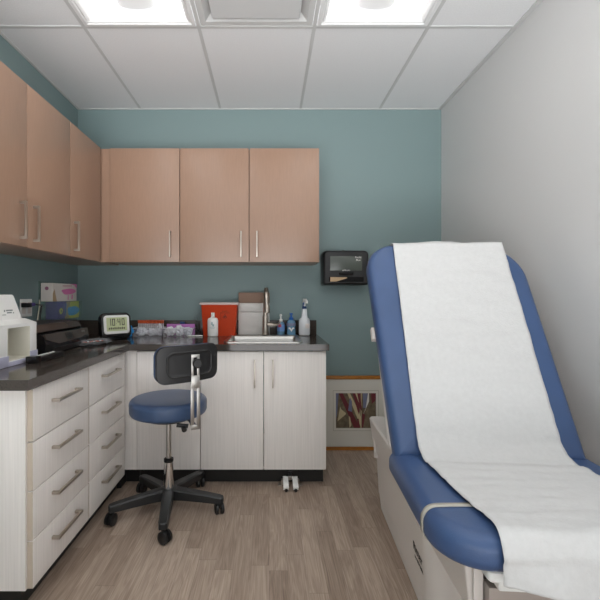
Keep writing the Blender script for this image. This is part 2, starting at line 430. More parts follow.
b = B(); tube(b, [(0, .012, .05), (-.008, .014, .075), (-.01, .018, .0985)], .004, 8); obj('hose', b, M['black_plastic'], t)

# ------------------------------------------------------------------ wall cabinets
UZ0, UZ1 = 1.400, 2.177
def wall_cab_left(y0, y1, splits, hy, label):
    oy = (y0+y1)/2; ox = -1.31
    t = thing('wall_cabinet', label, 'cabinet', (ox, oy, UZ0))
    b = B(); box(b, XL+.003-ox, -1.169-ox, y0-oy, y1-oy, 0, UZ1-UZ0-.002); obj('body', b, M['copper'], t)
    for (a, c), h in zip(splits, hy):
        d = bx('door', M['copper'], t, -1.168-ox, -1.148-ox, a-oy+.0015, c-oy-.0015, .001, UZ1-UZ0, .0012)
        pull(d, .175, face_mx((-1.148-ox-.0005, h-oy, .122), (0,0,1), (0,-1,0)), w=.0065)
wall_cab_left(1.068, 1.482, [(1.068, 1.482)], [1.15], 'copper-brown wood wall cabinet at the near left, cut by the photo edge')
wall_cab_left(1.484, 2.312, [(1.484, 1.898), (1.898, 2.312)], [1.845, 1.951], 'copper-brown double-door wall cabinet above the printer and white analyser')
wall_cab_left(2.314, 2.742, [(2.314, 2.725)], [2.358], 'copper-brown single-door wall cabinet in the left corner above the glove boxes')
def wall_cab_back(x0, x1, splits, hx, label):
    ox = (x0+x1)/2; oy = 2.9
    t = thing('wall_cabinet', label, 'cabinet', (ox, oy, UZ0))
    b = B(); box(b, x0-ox, x1-ox, 2.754-oy, WY-.003-oy, 0, UZ1-UZ0-.002); obj('body', b, M['copper'], t)
    for (a, c), h in zip(splits, hx):
        d = bx('door', M['copper'], t, a-ox+.0015, c-ox-.0015, 2.733-oy, 2.753-oy, .001, UZ1-UZ0, .0012)
        pull(d, .175, face_mx((h-ox, 2.733-oy+.0005, .122), (0,0,1), (-1,0,0)))
wall_cab_back(-1.09, -.610, [(-1.088, -.611)], [-.672], 'copper-brown single-door wall cabinet over the clock, left on the far wall')
wall_cab_back(-.608, .344, [(-.608, -.137), (-.133, .344)], [-.19, -.082], 'copper-brown double-door wall cabinet above the sink')
b = B(); box(b, XL+.003, -1.1495, 2.744, WY-.003, UZ0, UZ1-.002); box(b, -1.1475, -1.0905, 2.742, 2.76, UZ0, UZ1-.001)
tag(obj('corner_filler', b, M['copper']), 'narrow copper-brown filler closing the corner between the two wall cabinet runs', 'panel')

# ------------------------------------------------------------------ paper towel dispenser
t = thing('towel_dispenser', 'black wall-mounted paper towel dispenser with smoked window beside the wall cabinets', 'dispenser', (.562, WY-.002, 1.247))
W_, H_ = .338, .255
b = B(); mx = Matrix.Translation((0, 0, H_/2)) @ Matrix.Rotation(PI/2, 4, 'X')
slab(b, W_, H_, (.02,.02,.035,.035), [(.006, 0), (0, .01), (0, .12), (.005, .138), (.016, .146)], mx, 5); obj('shell', b, M['black_plastic'], t)
b = B(); slab(b, .232, .107, .004, [(0, .146), (0, .1478), (.002, .1485)], Matrix.Translation((.0, 0, .158)) @ Matrix.Rotation(PI/2, 4, 'X'), 2); obj('window', b, M['screen'], t)
b = B(); slab(b, .25, .036, .004, [(0, .146), (0, .147)], Matrix.Translation((0.0, 0, .042)) @ Matrix.Rotation(PI/2, 4, 'X'), 2); obj('slot', b, M['black_gloss'], t)
b = B(); prism(b, [(-.115, -.016), (-.07, -.016), (.01, .01), (.0, .016), (-.115, .016)], .147, .149, Matrix.Translation((0, 0, .042)) @ Matrix.Rotation(PI/2, 4, 'X')); obj('towel_sheet', b, M['tan_print'], t)
b = B(); slab(b, .105, .022, .01, [(0, .146), (.001, .153), (.005, .156)], Matrix.Translation((0, 0, .083)) @ Matrix.Rotation(PI/2, 4, 'X'), 5); obj('pull_tab', b, M['black_gloss'], t)
b = B(); box(b, -.006, .006, -.04, -.028, H_-.002, H_+.012, .002); obj('key_lock', b, M['black_plastic'], t)
text('lettering', 'Pacific\nBlue', .019, M['p_white'], t, face_mx((.088, -.149, .192), (1,0,0), (0,0,1)))
text('lettering', 'enMotion', .0145, M['p_white'], t, face_mx((.0, -.149, .108), (1,0,0), (0,0,1)))

# ------------------------------------------------------------------ framed picture leaning on the far wall
t = thing('framed_picture', 'wood-framed abstract print with wide cream mat standing on the floor against the far wall', 'picture', (.66, 3.032, 0.0006))
t.rotation_euler = (math.radians(-1.6), 0, 0)
fw, fh = .585, .56
b = B()
for q in ((-fw/2, fw/2, 0, .026), (-fw/2, fw/2, fh-.026, fh), (-fw/2, -fw/2+.026, .026, fh-.026), (fw/2-.026, fw/2, .026, fh-.026)):
    box(b, q[0], q[1], -.009, .009, q[2], q[3], .001)
obj('frame', b, M['wood_frame'], t)
bx('mat_board', M['mat_board'], t, -fw/2+.02, fw/2-.02, -.003, .006, .02, fh-.02)
b = B(); pw, ph = .348, .306
for q in ((-pw/2, pw/2, -.0015, .0015), ): pass
cz_ = .297
for (x0, x1, z0, z1) in ((-pw/2, pw/2, cz_+ph/2-.004, cz_+ph/2), (-pw/2, pw/2, cz_-ph/2, cz_-ph/2+.003), (-pw/2, -pw/2+.003, cz_-ph/2, cz_+ph/2), (pw/2-.003, pw/2, cz_-ph/2, cz_+ph/2)):
    box(b, x0, x1, -.0045, -.0025, z0, z1)
obj('mat_bevel', b, mat('mat_bevel_grey', (188,182,168), .7), t)
pr = bx('print', M['print_base'], t, -.152, .152, -.0045, -.0028, cz_-.131, cz_+.131)
def shard(pts, key, lift):
    b = B(); prism(b, pts, 0, .0004, face_mx((0, -.0046-lift*.0004, cz_), (1,0,0), (0,0,1))); obj('shape', b, M[key], pr)
def clipx(p): return (max(-.152, min(.152, p[0])), max(-.131, min(.131, p[1])))
for pts, key in (([(-.152,.131),(-.13,.131),(-.145,-.04),(-.152,-.06)], 'p_blue'), ([(-.13,.131),(-.10,.131),(.03,-.131),(-.015,-.131)], 'p_red'),
                 ([(-.12,.03),(-.11,.01),(-.075,-.02),(-.08,-.03),(-.14,-.08)], 'p_cream'), ([(-.065,.131),(-.045,.131),(.02,.0),(.04,-.06),(.035,-.12)], 'p_cream'),
                 ([(-.06,.0),(-.045,.1),(-.03,.07),(-.03,-.01)], 'p_blue'), ([(-.025,.131),(-.005,.131),(.03,.04),(.02,-.03)], 'p_red'), ([(-.01,.131),(.01,.131),(.035,.06),(.03,.03)], 'p_cream'),
                 ([(.01,.131),(.035,.131),(.045,-.01),(.03,.02)], 'p_red'), ([(.038,.131),(.044,.131),(.04,-.131),(.034,-.131)], 'p_cream'), ([(.052,.131),(.09,.131),(.075,.02),(.055,.02)], 'p_blue'),
                 ([(.092,.131),(.1,.131),(.1,.07),(.055,-.03),(.075,.02)], 'p_white'), ([(.115,.131),(.152,.131),(.152,.08),(.12,.05)], 'p_red'), ([(.046,-.02),(.07,-.03),(.052,-.131),(.045,-.131)], 'p_red'),
                 ([(-.055,-.04),(-.045,-.05),(-.035,-.11),(-.05,-.131)], 'p_cream'), ([(.01,-.06),(.02,-.06),(.03,-.131),(.012,-.12)], 'p_red')):
    shard([clipx(p) for p in pts], key, random.random())

# ------------------------------------------------------------------ exam table
AZ = math.radians(-3.7)
et = thing('exam_table', 'blue vinyl medical exam table with raised backrest and white base by the grey wall', 'exam table', (.803, 1.430, 0), AZ)
BA = math.radians(59.6); SZ = .596
dv = Vector((0, math.cos(BA), math.sin(BA))); nv = Vector((0, -math.sin(BA), math.cos(BA)))
BL = .965
def cush(th, e=.034):
    p = [(e*.9, -th)]
    for k in range(0, 7):
        a = PI/2*k/6; p.append((e*(1-math.sin(a)), -th+e-e*math.cos(a)))
    for k in range(0, 9):
        a = PI/2*k/8; p.append((e*1.15*(1-math.cos(a)), -e*1.15+e*1.15*math.sin(a)))
    p += [(e*2.2, .002), (.12, .004), (.25, .005)]
    return p
# seat
b = B(); slab(b, .712, .55, (.13,.13,.012,.012), cush(.095), Matrix.Translation((0, -.214, SZ-.004)), 12)
obj('seat_cushion', b, M['vinyl'], et, angle=60)
# backrest
bmx = Matrix(((1, 0, 0, 0), (0, dv.y, nv.y, 0), (0, dv.z, nv.z, SZ), (0, 0, 0, 1)))
b = B(); slab(b, .703, BL+.016, (.012,.012,.20,.14), cush(.085, .03), bmx @ Matrix.Translation((0, BL/2-.008, 0)), 12)
inv = bmx.inverted()
for v_ in b.verts:
    q_ = inv @ v_.co; q_.x = -.006 + q_.x*(.958+.062*q_.y/BL) - .006*q_.y/BL; v_.co = bmx @ q_
obj('backrest_cushion', b, M['vinyl'], et, angle=60)
b = B(); slab(b, .685, BL-.05, (.03,.03,.13,.13), [(0, -.115), (0, -.086), (.01, -.0845)], bmx @ Matrix.Translation((0, BL/2+.0, 0)), 8)
obj('backrest_shell', b, M['table_white'], et)
for s in (-1, 1):
    b = B(); box(b, s*.345-.0175, s*.345+.0175, .50, .56, -.13, -.10, .004, bmx); obj('roll_holder', b, M['table_white'], et)
# clear strap round the foot of the seat
b = B(); sy = -.345
cp = [(-(.356-i_)-(.0012 if z_ < -.03 else .0006), z_+(.0014 if z_ > -.05 else -.0014)) for i_, z_ in cush(.095)]
full = cp + [(-x, z) for x, z in cp[::-1]]
outl = [[Vector((x, sy+dy, SZ-.004+z)) for dy in (-.010, .010)] for (x, z) in full]
L = [[b.verts.new(p) for p in r_] for r_ in outl]
for a, c in zip(L, L[1:]): b.faces.new((a[0], a[1], c[1], c[0]))
st = obj('clear_strap', b, M['strap'], et, label='clear vinyl strap')
md = st.modifiers.new('t', 'SOLIDIFY'); md.thickness = .0015; md.offset = 1
# body: upper drawer housing running forward, lower pedestal with rounded front corners
b = B(); loft(b, [[Vector((x*(1.055 - .11*(.79-y)/1.18), y, z)) for x, y in rr(2*hw, 1.18, (.006,.006,.02,.02), 0, 4, 0, .2)] for hw, z in ((.258, .333), (.262, .337), (.281, .490), (.275, .497))]); obj('upper_body', b, M['table_white'], et)
b = B(); loft(b, [[Vector((x, y, z)) for x, y in rr(2*hw, .87, (.07,.07,.02,.02), 0, 10, 0, .342)] for hw, z in ((.248, .088), (.262, .337))]); obj('pedestal', b, M['table_white'], et)
b = B(); loft(b, [[Vector((x, y, z)) for x, y in rr(2*hw, .86, (.07,.07,.02,.02), 0, 10, 0, .340)] for hw, z in ((.236, .002), (.2455, .082), (.243, .0875))]); obj('plinth', b, M['table_white'], et)
b = B(); box(b, -.284, -.262, .70, .712, .30, .43, .003); obj('side_rail', b, M['table_white'], et)
b = B(); box(b, -.215, .225, -.425, -.391, .345, .428, .004); obj('drawer_front', b, M['table_taupe'], et, label='taupe drawer front')
b = B(); box(b, -.215, .225, -.3955, -.391, .43, .485); obj('recess_shade', b, M['mark_dark'], et, label='dark sheet painted as recess shade')  # flat dark sheet over the white body, painted as shade above the drawer
b = B(); box(b, -.243, -.218, -.402, -.391, .34, .488, .003); obj('bracket', b, M['table_white'], et)
b = B(); slab(b, .43, .075, .012, [(.008, .466), (0, .473), (0, .494), (.003, .497)], Matrix.Translation((-.02, -.43, 0)), 4); obj('tray', b, M['white_plastic'], et, label='white plastic tray')
b = B(); slab(b, .15, .035, .008, [(.012, .44), (.003, .446), (0, .472)], Matrix.Translation((-.135, -.445, 0)), 4); obj('tray_bin', b, M['white_plastic'], et)
b = B(); cyl(b, (-.195, -.41, .449), (-.195, -.395, .449), .016, 18); obj('stirrup_socket', b, M['black_plastic'], et)
b = B(); box(b, -.2, .2, -.2, .5, .496, .506); obj('seat_plate', b, M['black_plastic'], et)
# support links carrying the backrest
for s in (-1, 1):
    b = B(); box(b, s*.18-.012, s*.18+.012, .30, .33, .50, .93, .003); obj('support_arm', b, M['table_white'], et)
sx = -.2565
text('lettering', 'Ritter', .046, M['mark_dark'], et, face_mx((sx-.001, .03, .222), (0,-1,0), (-.056,0,1)))
text('lettering', 'by MIDMARK', .017, M['mark_dark'], et, face_mx((sx+.001, .02, .188), (0,-1,0), (-.056,0,1)))

# ------------------------------------------------------------------ paper on the exam table
def paper():
    path = []   # (y, z, normal, s)
    def add(y, z, n): path.append((Vector((0, y, z)), n.normalized()))
    e = .011
    R = .12
    # behind the top of the backrest, over it, down the front
    top = Vector((0, 0, SZ)) + dv*BL
    for w in (-.42, -.34, -.26, -.18, -.115, -.09): 
        p = top + dv*(.012) + Vector((0, .0, (w+.09)*1.0)) + nv*(-.085-.006); add(p.y, p.z, dv*.5+Vector((0,1,0)))
    for k in range(0, 13):
        a = k/12*PI/2
        q = top + dv*(-.036) + nv*(-.036)
        n = dv*math.cos(a) + nv*math.sin(a)
        if k == 0: add((q+dv*.047+nv*(-.04)).y, (q+dv*.047+nv*(-.04)).z, dv)
        p = q + n*(.036+e); add(p.y, p.z, n)
    N1 = 60
    # straight along the back to the start of the crease arc
    half = (PI-(PI-BA))/2     # half turning angle
    tl = R*math.tan((BA)/2)
    for k in range(1, N1+1):
        v = BL-.036 - (BL-.036-tl)*k/N1
        p = Vector((0, 0, SZ)) + dv*v + nv*e; add(p.y, p.z, nv)
    c = Vector((0, 0, SZ)) + dv*tl + nv*(e+R)
    for k in range(1, 13):
        a = BA*(1-k/12); n = Vector((0, -math.sin(a), math.cos(a))); p = c - n*R; add(p.y, p.z, n)
    y0 = path[-1][0].y; yend = -.442; N2 = 36
    for k in range(1, N2+1):
        add(y0+(yend-y0)*k/N2, SZ+e, Vector((0, 0, 1)))
    rr_ = .06
    for k in range(1, 13):
        a = PI/2*k/12*.98; n = Vector((0, -math.sin(a), math.cos(a)))
        p = Vector((0, yend, SZ+e-rr_)) + n*rr_; add(p.y, p.z, n)
    pl = path[-1][0]
    for k in range(1, 13): add(pl.y-.0008*k, pl.z-.0058*k, Vector((0, -1, 0)))
    nT, nC, nS = 6+1+12, N1, 12
    total = len(path); nx = 44; W = .505
    b = B(); grid = []
    for i, (p, n) in enumerate(path):
        row = []
        f = min(1, max(0, (i-nT)/(total-nT)))
        ty = max(0, min(1, p.y/yend)); tv = max(0, min(1, (p.z-SZ)/.83)) if p.y > 0 else 0
        off = -.012 + .024*tv + .046*ty**1.6
        for j in range(nx+1):
            u = -W/2 + W*j/nx
            q = p + Vector((off+u, 0, 0))
            a = noise.noise(Vector((u*5.5+3, i*.10, 1.7)))*.0045 + noise.noise(Vector((u*17, i*.33, 5.1)))*.0024
            # long diagonal puckers near the crease and on the drop
            a += .0065*max(0, noise.noise(Vector((u*3.2+i*.06, i*.28, 9.0))))
            q += n*(a+.001)
            if i > total-13:
                g = (i-(total-13))/12
                q += Vector((0, -.010*g*math.sin(u*21+1)*math.sin(u*8+.4), 0))
                q += Vector((0, 0, -g*(.010*math.sin(u*13+2) + .012*(u+.25)/.5 + .004*noise.noise(Vector((u*60, 2, 0))))))
            row.append(b.verts.new(q))
        grid.append(row)
    for r0, r1 in zip(grid, grid[1:]):
        for j in range(nx): b.faces.new((r0[j], r0[j+1], r1[j+1], r1[j]))
    return b
o = obj('table_paper', paper(), M['paper'], None, angle=80, loc=(.803, 1.430, 0), rot=(0, 0, AZ))
tag(o, 'wide strip of white paper draped over the blue exam table', 'paper')
md = o.modifiers.new('t', 'SOLIDIFY'); md.thickness = .0008; md.offset = 1

# ------------------------------------------------------------------ stool
SXc, SYc = -.548, 2.185
t = thing('rolling_stool', 'blue round-seat rolling stool with small black backrest on a five-star base', 'stool', (SXc, SYc, 0))
b = B(); prof = [(0, .532), (.18, .532)]
for k in range(0, 7): a = PI/2*k/6; prof.append((.184+.022*math.sin(a), .532+.025-.025*math.cos(a)))
for k in range(0, 9): a = PI/2*k/8; prof.append((.177+.03*math.cos(a), .592+.026*math.sin(a)))
prof += [(.15, .6205), (.08, .621), (.0, .621)]
lathe(b, prof, 56, cap=False); obj('seat', b, M['vinyl2'], t, angle=60)
b = B(); lathe(b, [(.0, .505), (.12, .505), (.14, .52), (.14, .533)], 32, cap=False); obj('seat_pan', b, M['black_plastic'], t)
b = B(); lathe(b, [(.0145, .27), (.0145, .51)], 20); obj('gas_column', b, M['steel'], t)
b = B(); lathe(b, [(.031, .10), (.028, .18), (.024, .262), (.024, .268)], 28); obj('column_sleeve', b, M['chrome'], t)
b = B(); lathe(b, [(.0245, .266), (.026, .27), (.026, .283), (.02, .287)], 28); obj('collar', b, M['black_plastic'], t)
b = B(); lathe(b, [(.03, .065), (.05, .07), (.052, .115), (.045, .126), (.03, .13)], 28); obj('hub', b, M['dark_rubber'], t)
for k in range(5):
    a = math.radians(-81 + 72*k)
    R_ = Matrix.Rotation(a, 4, 'Z')
    b = B(); loops = []
    for (r, w, z0, z1) in ((.03, .030, .070, .127), (.10, .028, .072, .121), (.20, .0245, .069, .112), (.285, .023, .066, .102), (.302, .019, .066, .098), (.307, .011, .069, .093)):
        loops.append([R_ @ Vector((r, s*w, z)) for s, z in ((-1, z0), (1, z0), (1, z1-.007), (.72, z1), (-.72, z1), (-1, z1-.007))])
    loft(b, loops); lg = obj('leg', b, M['dark_rubber'], t, angle=30)
    b = B(); ax = a + (.5 if k % 2 else -.7) ; c = R_ @ Vector((.288, 0, .0302))
    d = Vector((math.cos(ax), math.sin(ax), 0)); ctr = c + Vector((-d.y, d.x, 0))*.012
    for s in (-1, 1):
        q0 = ctr + d*(.006*s); q1 = ctr + d*(.023*s)
        qq = (q1-q0).to_track_quat('Z', 'Y').to_matrix().to_4x4()
        lathe(b, [(.024, 0), (.030, .002), (.030, .014), (.023, .018), (.012, .0185)], 22, Matrix.Translation(q0) @ qq)
    cyl(b, c+Vector((0, 0, .01)), c+Vector((0, 0, .045)), .010, 12)
    box(b, ctr.x-.009, ctr.x+.009, ctr.y-.009, ctr.y+.009, .03, .056, .004)
    obj('caster', b, M['black_plastic'], lg)
# back bracket and rest
na = math.radians(-50); nrm = Vector((math.cos(na), math.sin(na), 0)); tan = Vector((-nrm.y, nrm.x, 0))
pb = Vector((.187, -.222, 0))          # post position, relative to the stool centre
def bmat(o): return Matrix(((tan.x, nrm.x, 0, o.x), (tan.y, nrm.y, 0, o.y), (0, 0, 1, o.z), (0, 0, 0, 1)))  # local x=tangent, y=outward, z=up
mb = Matrix.Translation(pb) @ Matrix.Rotation(math.radians(22), 4, 'Z')
mb = Matrix(((math.cos(math.radians(22)), math.sin(math.radians(22)), 0, pb.x), (math.sin(math.radians(22)), -math.cos(math.radians(22)), 0, pb.y), (0, 0, 1, 0), (0, 0, 0, 1)))
b = B()
for s in (-1, 1): box(b, s*.015-.0085, s*.015+.0085, -.003, .003, .53, .745, .001, mb)
box(b, -.0205, .0205, -.0045, .0045, .718, .78, .001, mb)
for s in (-1, 1): box(b, s*.014-.006, s*.014+.006, -.003, .003, .77, .875, .001, mb)
box(b, -.0205, .0205, -.003, .003, .868, .884, .001, mb); box(b, -.0235, .0235, -.003, .003, .515, .54, .001, mb)
obj('back_post', b, M['post_steel'], t)
b = B(); box(b, -.013, .013, -.18, -.002, .517, .525, .001, mb); obj('post_arm', b, M['chrome'], t)
b = B(); cyl(b, mb @ Vector((-.045, -.07, .508)), mb @ Vector((-.045, -.05, .502)), .013, 14); obj('knob', b, M['black_plastic'], t)
b = B(); cyl(b, mb @ Vector((-.075, -.10, .516)), mb @ Vector((-.02, -.085, .508)), .011, 12); obj('lever', b, M['black_plastic'], t)
b = B(); q0 = mb @ Vector((.006, .002, .842)); q1 = mb @ Vector((.006, .03, .842)); qq = (q1-q0).to_track_quat('Z', 'Y').to_matrix().to_4x4()
lathe(b, [(.010, 0), (.012, .006), (.0225, .010), (.0235, .022), (.019, .028), (.008, .029), (0, .0275)], 20, Matrix.Translation(q0) @ qq); obj('back_knob', b, M['black_plastic'], t)
def curved_slab(w, h, r, prof, bend, off, n=8, sub=22):
    """rounded rect cross-cut into columns so it can bend round a vertical axis"""
    b = B()
    slab(b, w, h, r, prof, Matrix(), n)
    bmesh.ops.triangulate(b, faces=[f for f in b.faces if len(f.verts) > 4])
    for k in range(1, sub):
        x = -w/2 + w*k/sub
        bmesh.ops.bisect_plane(b, geom=b.verts[:]+b.edges[:]+b.faces[:], plane_co=(x, 0, 0), plane_no=(1, 0, 0))
    for v in b.verts:
        x, y, z = v.co
        # local: x along tangent, y up, z outward (towards rear); concave toward the sitter
        v.co = bmat(off) @ Vector((x, z - bend*x*x, y))
    return b
cb = pb + tan*(-.016) + Vector((0, 0, .838)) + nrm*(-.006)
ts = .34
b = curved_slab(ts, .182, (.045,.045,.045,.045), [(.02, -.004), (.003, -.004), (0, -.010), (.002, -.02), (.02, -.026)], .9, cb+nrm*-.004); 
for v in b.verts: pass
obj('backrest_shell', b, M['shell'], t, angle=50)
b = curved_slab(ts-.09, .125, (.035,.035,.035,.035), [(0, -.006), (.0, -.001), (.004, .0015), (.008, -.0015), (.02, -.0025)], .9, cb+nrm*-.004); obj('shell_rib', b, M['shell'], t, angle=50)
b = curved_slab(ts-.002, .18, (.05,.05,.05,.05), [(.02, -.055), (.006, -.05), (0, -.036), (.0, -.024), (.006, -.016), (.03, -.014)], .9, cb+nrm*-.004); obj('backrest_pad', b, M['vinyl2'], t, angle=60)

# ------------------------------------------------------------------ things on the far counter
CT = .8755
t = thing('sharps_container', 'red tapered sharps container with milky lid behind the white bottle', 'container', (-.363, 2.965, CT))
b = B(); loft(b, [[Vector((x, y, z)) for x, y in rr(w, d, .012, 0, 4)] for w, d, z in ((.232, .098, 0), (.236, .10, .004), (.264, .118, .225), (.268, .122, .228))]); obj('tub', b, M['red'], t)
b = B(); slab(b, .286, .128, .012, [(.002, .228), (0, .231), (0, .240), (.006, .2445)], n=4); obj('lid', b, M['red_lid'], t)
f = lambda x, z: face_mx((x, -.0505-.0405*z/1.0+0 -.0028, z), (1,0,0), (0,-.04,1))
text('lettering', 'SHARPS\nBIOHAZARD', .012, M['mark_brown'], t, face_mx((.042, -.0605, .175), (1,0,0), (0,-.04,1)))
text('lettering', 'CAUTION', .010, M['mark_brown'], t, face_mx((.012, -.0585, .14), (0,0,1), (-1,0,0)))
b = B()
for k in range(3):
    a = PI/2 + k*2*PI/3; cx_, cz2 = .042+.008*math.cos(a), .142+.008*math.sin(a)
    pts = []
    lp = [(cx_+.0075*math.cos(q*2*PI/14), cz2+.0075*math.sin(q*2*PI/14)) for q in range(14)]
    li = [(cx_+.0048*math.cos(q*2*PI/14), cz2+.0048*math.sin(q*2*PI/14)) for q in range(14)]
    for q in range(14):
        r_ = (q+1) % 14; y = -.0595
        b.faces.new([b.verts.new((p[0], y, p[1])) for p in (lp[q], lp[r_], li[r_], li[q])])
obj('hazard_symbol', b, M['mark_dark'], t)
def bottle(name, label, loc, prof, m, sy=1.0):
    t = thing(name, label, 'bottle', loc)
    b = B(); lathe(b, prof, 28, Matrix.Diagonal((1, sy, 1, 1))); body = obj('body', b, m, t, angle=40); return t, body
t, bd = bottle('squeeze_bottle', 'plain white bottle with flat cap in front of the red sharps container', (-.405, 2.885, CT),
    [(.030, 0), (.037, .004), (.0385, .015), (.0385, .115), (.034, .13), (.016, .138)], M['white_plastic'], .6)
b = B(); lathe(b, [(.0135, .137), (.0145, .14), (.0135, .172), (.0, .173)], 22); obj('cap', b, M['white_plastic'], t)
b = B(); box(b, -.008, .002, -.0245, -.0235, .085, .105); box(b, .0, .012, -.0245, -.0235, .075, .09); box(b, -.02, .02, -.0243, -.0235, .068, .070); box(b, -.015, .015, -.0243, -.0235, .06, .062); obj('label_print', b, mat('pale_teal_print', (150,180,184), .5), t)
# folded towels in a brown-backed carton
t = thing('towel_pack', 'tall pack of white folded paper towels with a brown card top against the far wall', 'paper towels', (-.112, 3.013, CT))
b = B(); box(b, -.116, .116, -.018, .022, .240, .318, .003); box(b, -.116,.116,.012,.022,0,.24,.001); obj('card_top', b, M['kraft'], t)
b = B(); box(b, -.117, .117, -.026, .011, .002, .172, .005); box(b, -.117, .117, -.026, .011, .174, .239, .005); obj('folded_towels', b, M['towel'], t)
# soap, sanitiser, spray
t, bd = bottle('hand_soap', 'small clear blue soap bottle with white pump beside the faucet lever', (.088, 2.975, CT),
    [(.022, 0), (.027, .004), (.028, .02), (.027, .085), (.02, .098), (.012, .104)], M['clear_blue'], .7)
b = B(); lathe(b, [(.0275, .03), (.0285, .031), (.0285, .078), (.0275, .079)], 26, Matrix.Diagonal((1,.72,1,1))); obj('label', b, mat('soap_label', (112,150,206), .5), t)
b = B(); box(b, -.02, .004, -.0215, -.0195, .062, .082, .001); obj('label_patch', b, mat('red_patch', (190,70,92), .5), t)
b = B(); lathe(b, [(.013, .103), (.0135, .118), (.007, .122), (.005, .14), (.0095, .142), (.009, .156), (.003, .158)], 18); tube(b, [(0,0,.15), (.002,-.018,.151), (.002,-.03,.145)], .004, 8); obj('pump', b, M['white_plastic'], t)
t, bd = bottle('sanitizer_bottle', 'clear hand sanitizer bottle with bright blue pump', (.165, 2.975, CT),
    [(.024, 0), (.031, .004), (.032, .015), (.030, .05), (.033, .085), (.028, .108), (.013, .116)], M['clear_blue'], .75)
b = B(); prism(b, [(-.022, 0), (-.012, -.002), (0, -.022), (.012, -.002), (.022, 0), (.018, .012), (.006, .008), (0, -.004), (-.006, .008), (-.018, .012)], 0, .0012, face_mx((0, -.0265, .05), (1,0,0), (0,0,1))); obj('label', b, M['p_white'], t)
b = B(); lathe(b, [(.0318, .07), (.0332, .071), (.0332, .09), (.0315, .092)], 26, Matrix.Diagonal((1,.77,1,1))); obj('label_band', b, M['p_blue'], t)
b = B(); lathe(b, [(.0145, .114), (.0155, .117), (.0155, .132), (.008, .136), (.005, .152), (.012, .154), (.012, .164), (.004, .166)], 20); tube(b, [(0,0,.16), (-.004,-.02,.16), (-.005,-.032,.155)], .0045, 8); obj('pump', b, M['blue_plastic'], t)
t, bd = bottle('spray_bottle', 'tall translucent spray bottle with blue collar and white trigger, rightmost on the counter', (.262, 2.96, CT),
    [(.034, 0), (.040, .004), (.042, .02), (.041, .105), (.037, .122), (.024, .135), (.0215, .15), (.018, .195), (.013, .2)], M['milky'], .8)
b = B(); lathe(b, [(.036, .004), (.0395, .008), (.0395, .05), (0, .0505)], 26, Matrix.Diagonal((1,.78,1,1))); obj('liquid', b, mat('water_grey', (196,204,212), .2), t)
b = B(); box(b, .004, .034, -.0345, -.0325, .055, .09, .001); obj('label', b, M['card_white'], t)
b = B(); lathe(b, [(.0155, .198), (.0165, .2), (.0165, .214), (.012, .217)], 20); obj('collar', b, M['navy'], t)
b = B(); lathe(b, [(.011, .215), (.0095, .235), (.007, .24)], 14); prism(b, [(-.02,.012), (.05,.006), (.05,.022), (.02,.04), (-.012,.04)], -.009, .009, face_mx((0,-.005,.232), (.25,-1,0), (0,0,1))); obj('spray_head', b, M['white_plastic'], t)
b = B(); tube(b, [(-.006,-.03,.245), (-.012,-.04,.225), (-.013,-.034,.205)], .004, 8); obj('trigger', b, M['navy'], t)

# clear bins
def crumple(name, w, d, h, m, parent=None, seed=0, loc=(0,0,0), sub=3, amp=.35):
    b = B(); bmesh.ops.create_icosphere(b, subdivisions=sub, radius=1)
    for v in b.verts:
        n = v.co.normalized(); k = 1+amp*noise.noise(n*2.3+Vector((seed, 0, 0)))+amp*.6*noise.noise(n*6+Vector((0, seed, 0)))
        v.co = Vector((n.x*k*w/2, n.y*k*d/2, max(0, (n.z*k*.5+.5)*h)))
    return obj(name, b, m, parent, angle=20, loc=loc)
def bin_(label, x, y, w, d, h):
    t = thing('clear_bin', label, 'bin', (x, y, CT), 0, None)
    b = B(); e = .002
    for q in ((-w/2, w/2, -d/2, d/2, 0, e), (-w/2, w/2, -d/2, -d/2+e, e, h), (-w/2, w/2, d/2-e, d/2, e, h), (-w/2, -w/2+e, -d/2+e, d/2-e, e, h), (w/2-e, w/2, -d/2+e, d/2-e, e, h)): box(b, *q)
    obj('tray', b, M['clear'], t)
    b = B()
    for q in ((-w/2-.002, w/2+.002, -d/2-.003, -d/2+.001, h-.003, h+.001), (-w/2-.002, w/2+.002, d/2-.001, d/2+.003, h-.003, h+.001), (-w/2-.003, -w/2+.001, -d/2, d/2, h-.003, h+.001), (w/2-.001, w/2+.003, -d/2, d/2, h-.003, h+.001)): box(b, *q)
    obj('rim', b, M['milky'], t)
    return t
bin_('left clear plastic bin holding orange-capped tubes next to the clock', -.876, 2.93, .205, .12, .062)
for k in range(13):
    x = -.966 + k*.0150
    t = thing('sample_tube', 'slim clear tube with orange cap standing in a row in the left bin', 'tube', (x, 2.968, CT+.003), 0, 'orange-capped tubes in the left clear bin')
    b = B(); lathe(b, [(.0, 0), (.0045, .002), (.0058, .01), (.0058, .088)], 10, cap=False); obj('tube_body', b, M['tube_glass'], t)
    b = B(); lathe(b, [(.0062, .086), (.0068, .088), (.0068, .108), (.005, .11), (0, .11)], 10); obj('cap', b, M['orange'], t)
for k, (x, y, w, h) in enumerate(((-.925, 2.912, .085, .06), (-.85, 2.912, .085, .052), (-.80, 2.925, .038, .088))):
    tag(crumple('plastic_packet', w*.9, .05, h, M['clear_bag'] if k != 2 else mat('white_film', (226,226,230), .3), None, k*3.1, (x, y, CT+.003)),
        ('crinkled white-clear packet lying at the left end of the tube bin', 'crinkled white-clear packet lying in the middle of the tube bin', 'upright white packet at the right end of the tube bin')[k], 'packet')
b = B(); bmesh.ops.create_icosphere(b, subdivisions=3, radius=1)
tag(crumple('blue_pouch', .05, .05, .08, M['bright_blue'], None, 4.4, (-1.0, 2.86, CT), amp=.45), 'bright blue crumpled pouch squeezed between the clock and the tube bin', 'pouch')
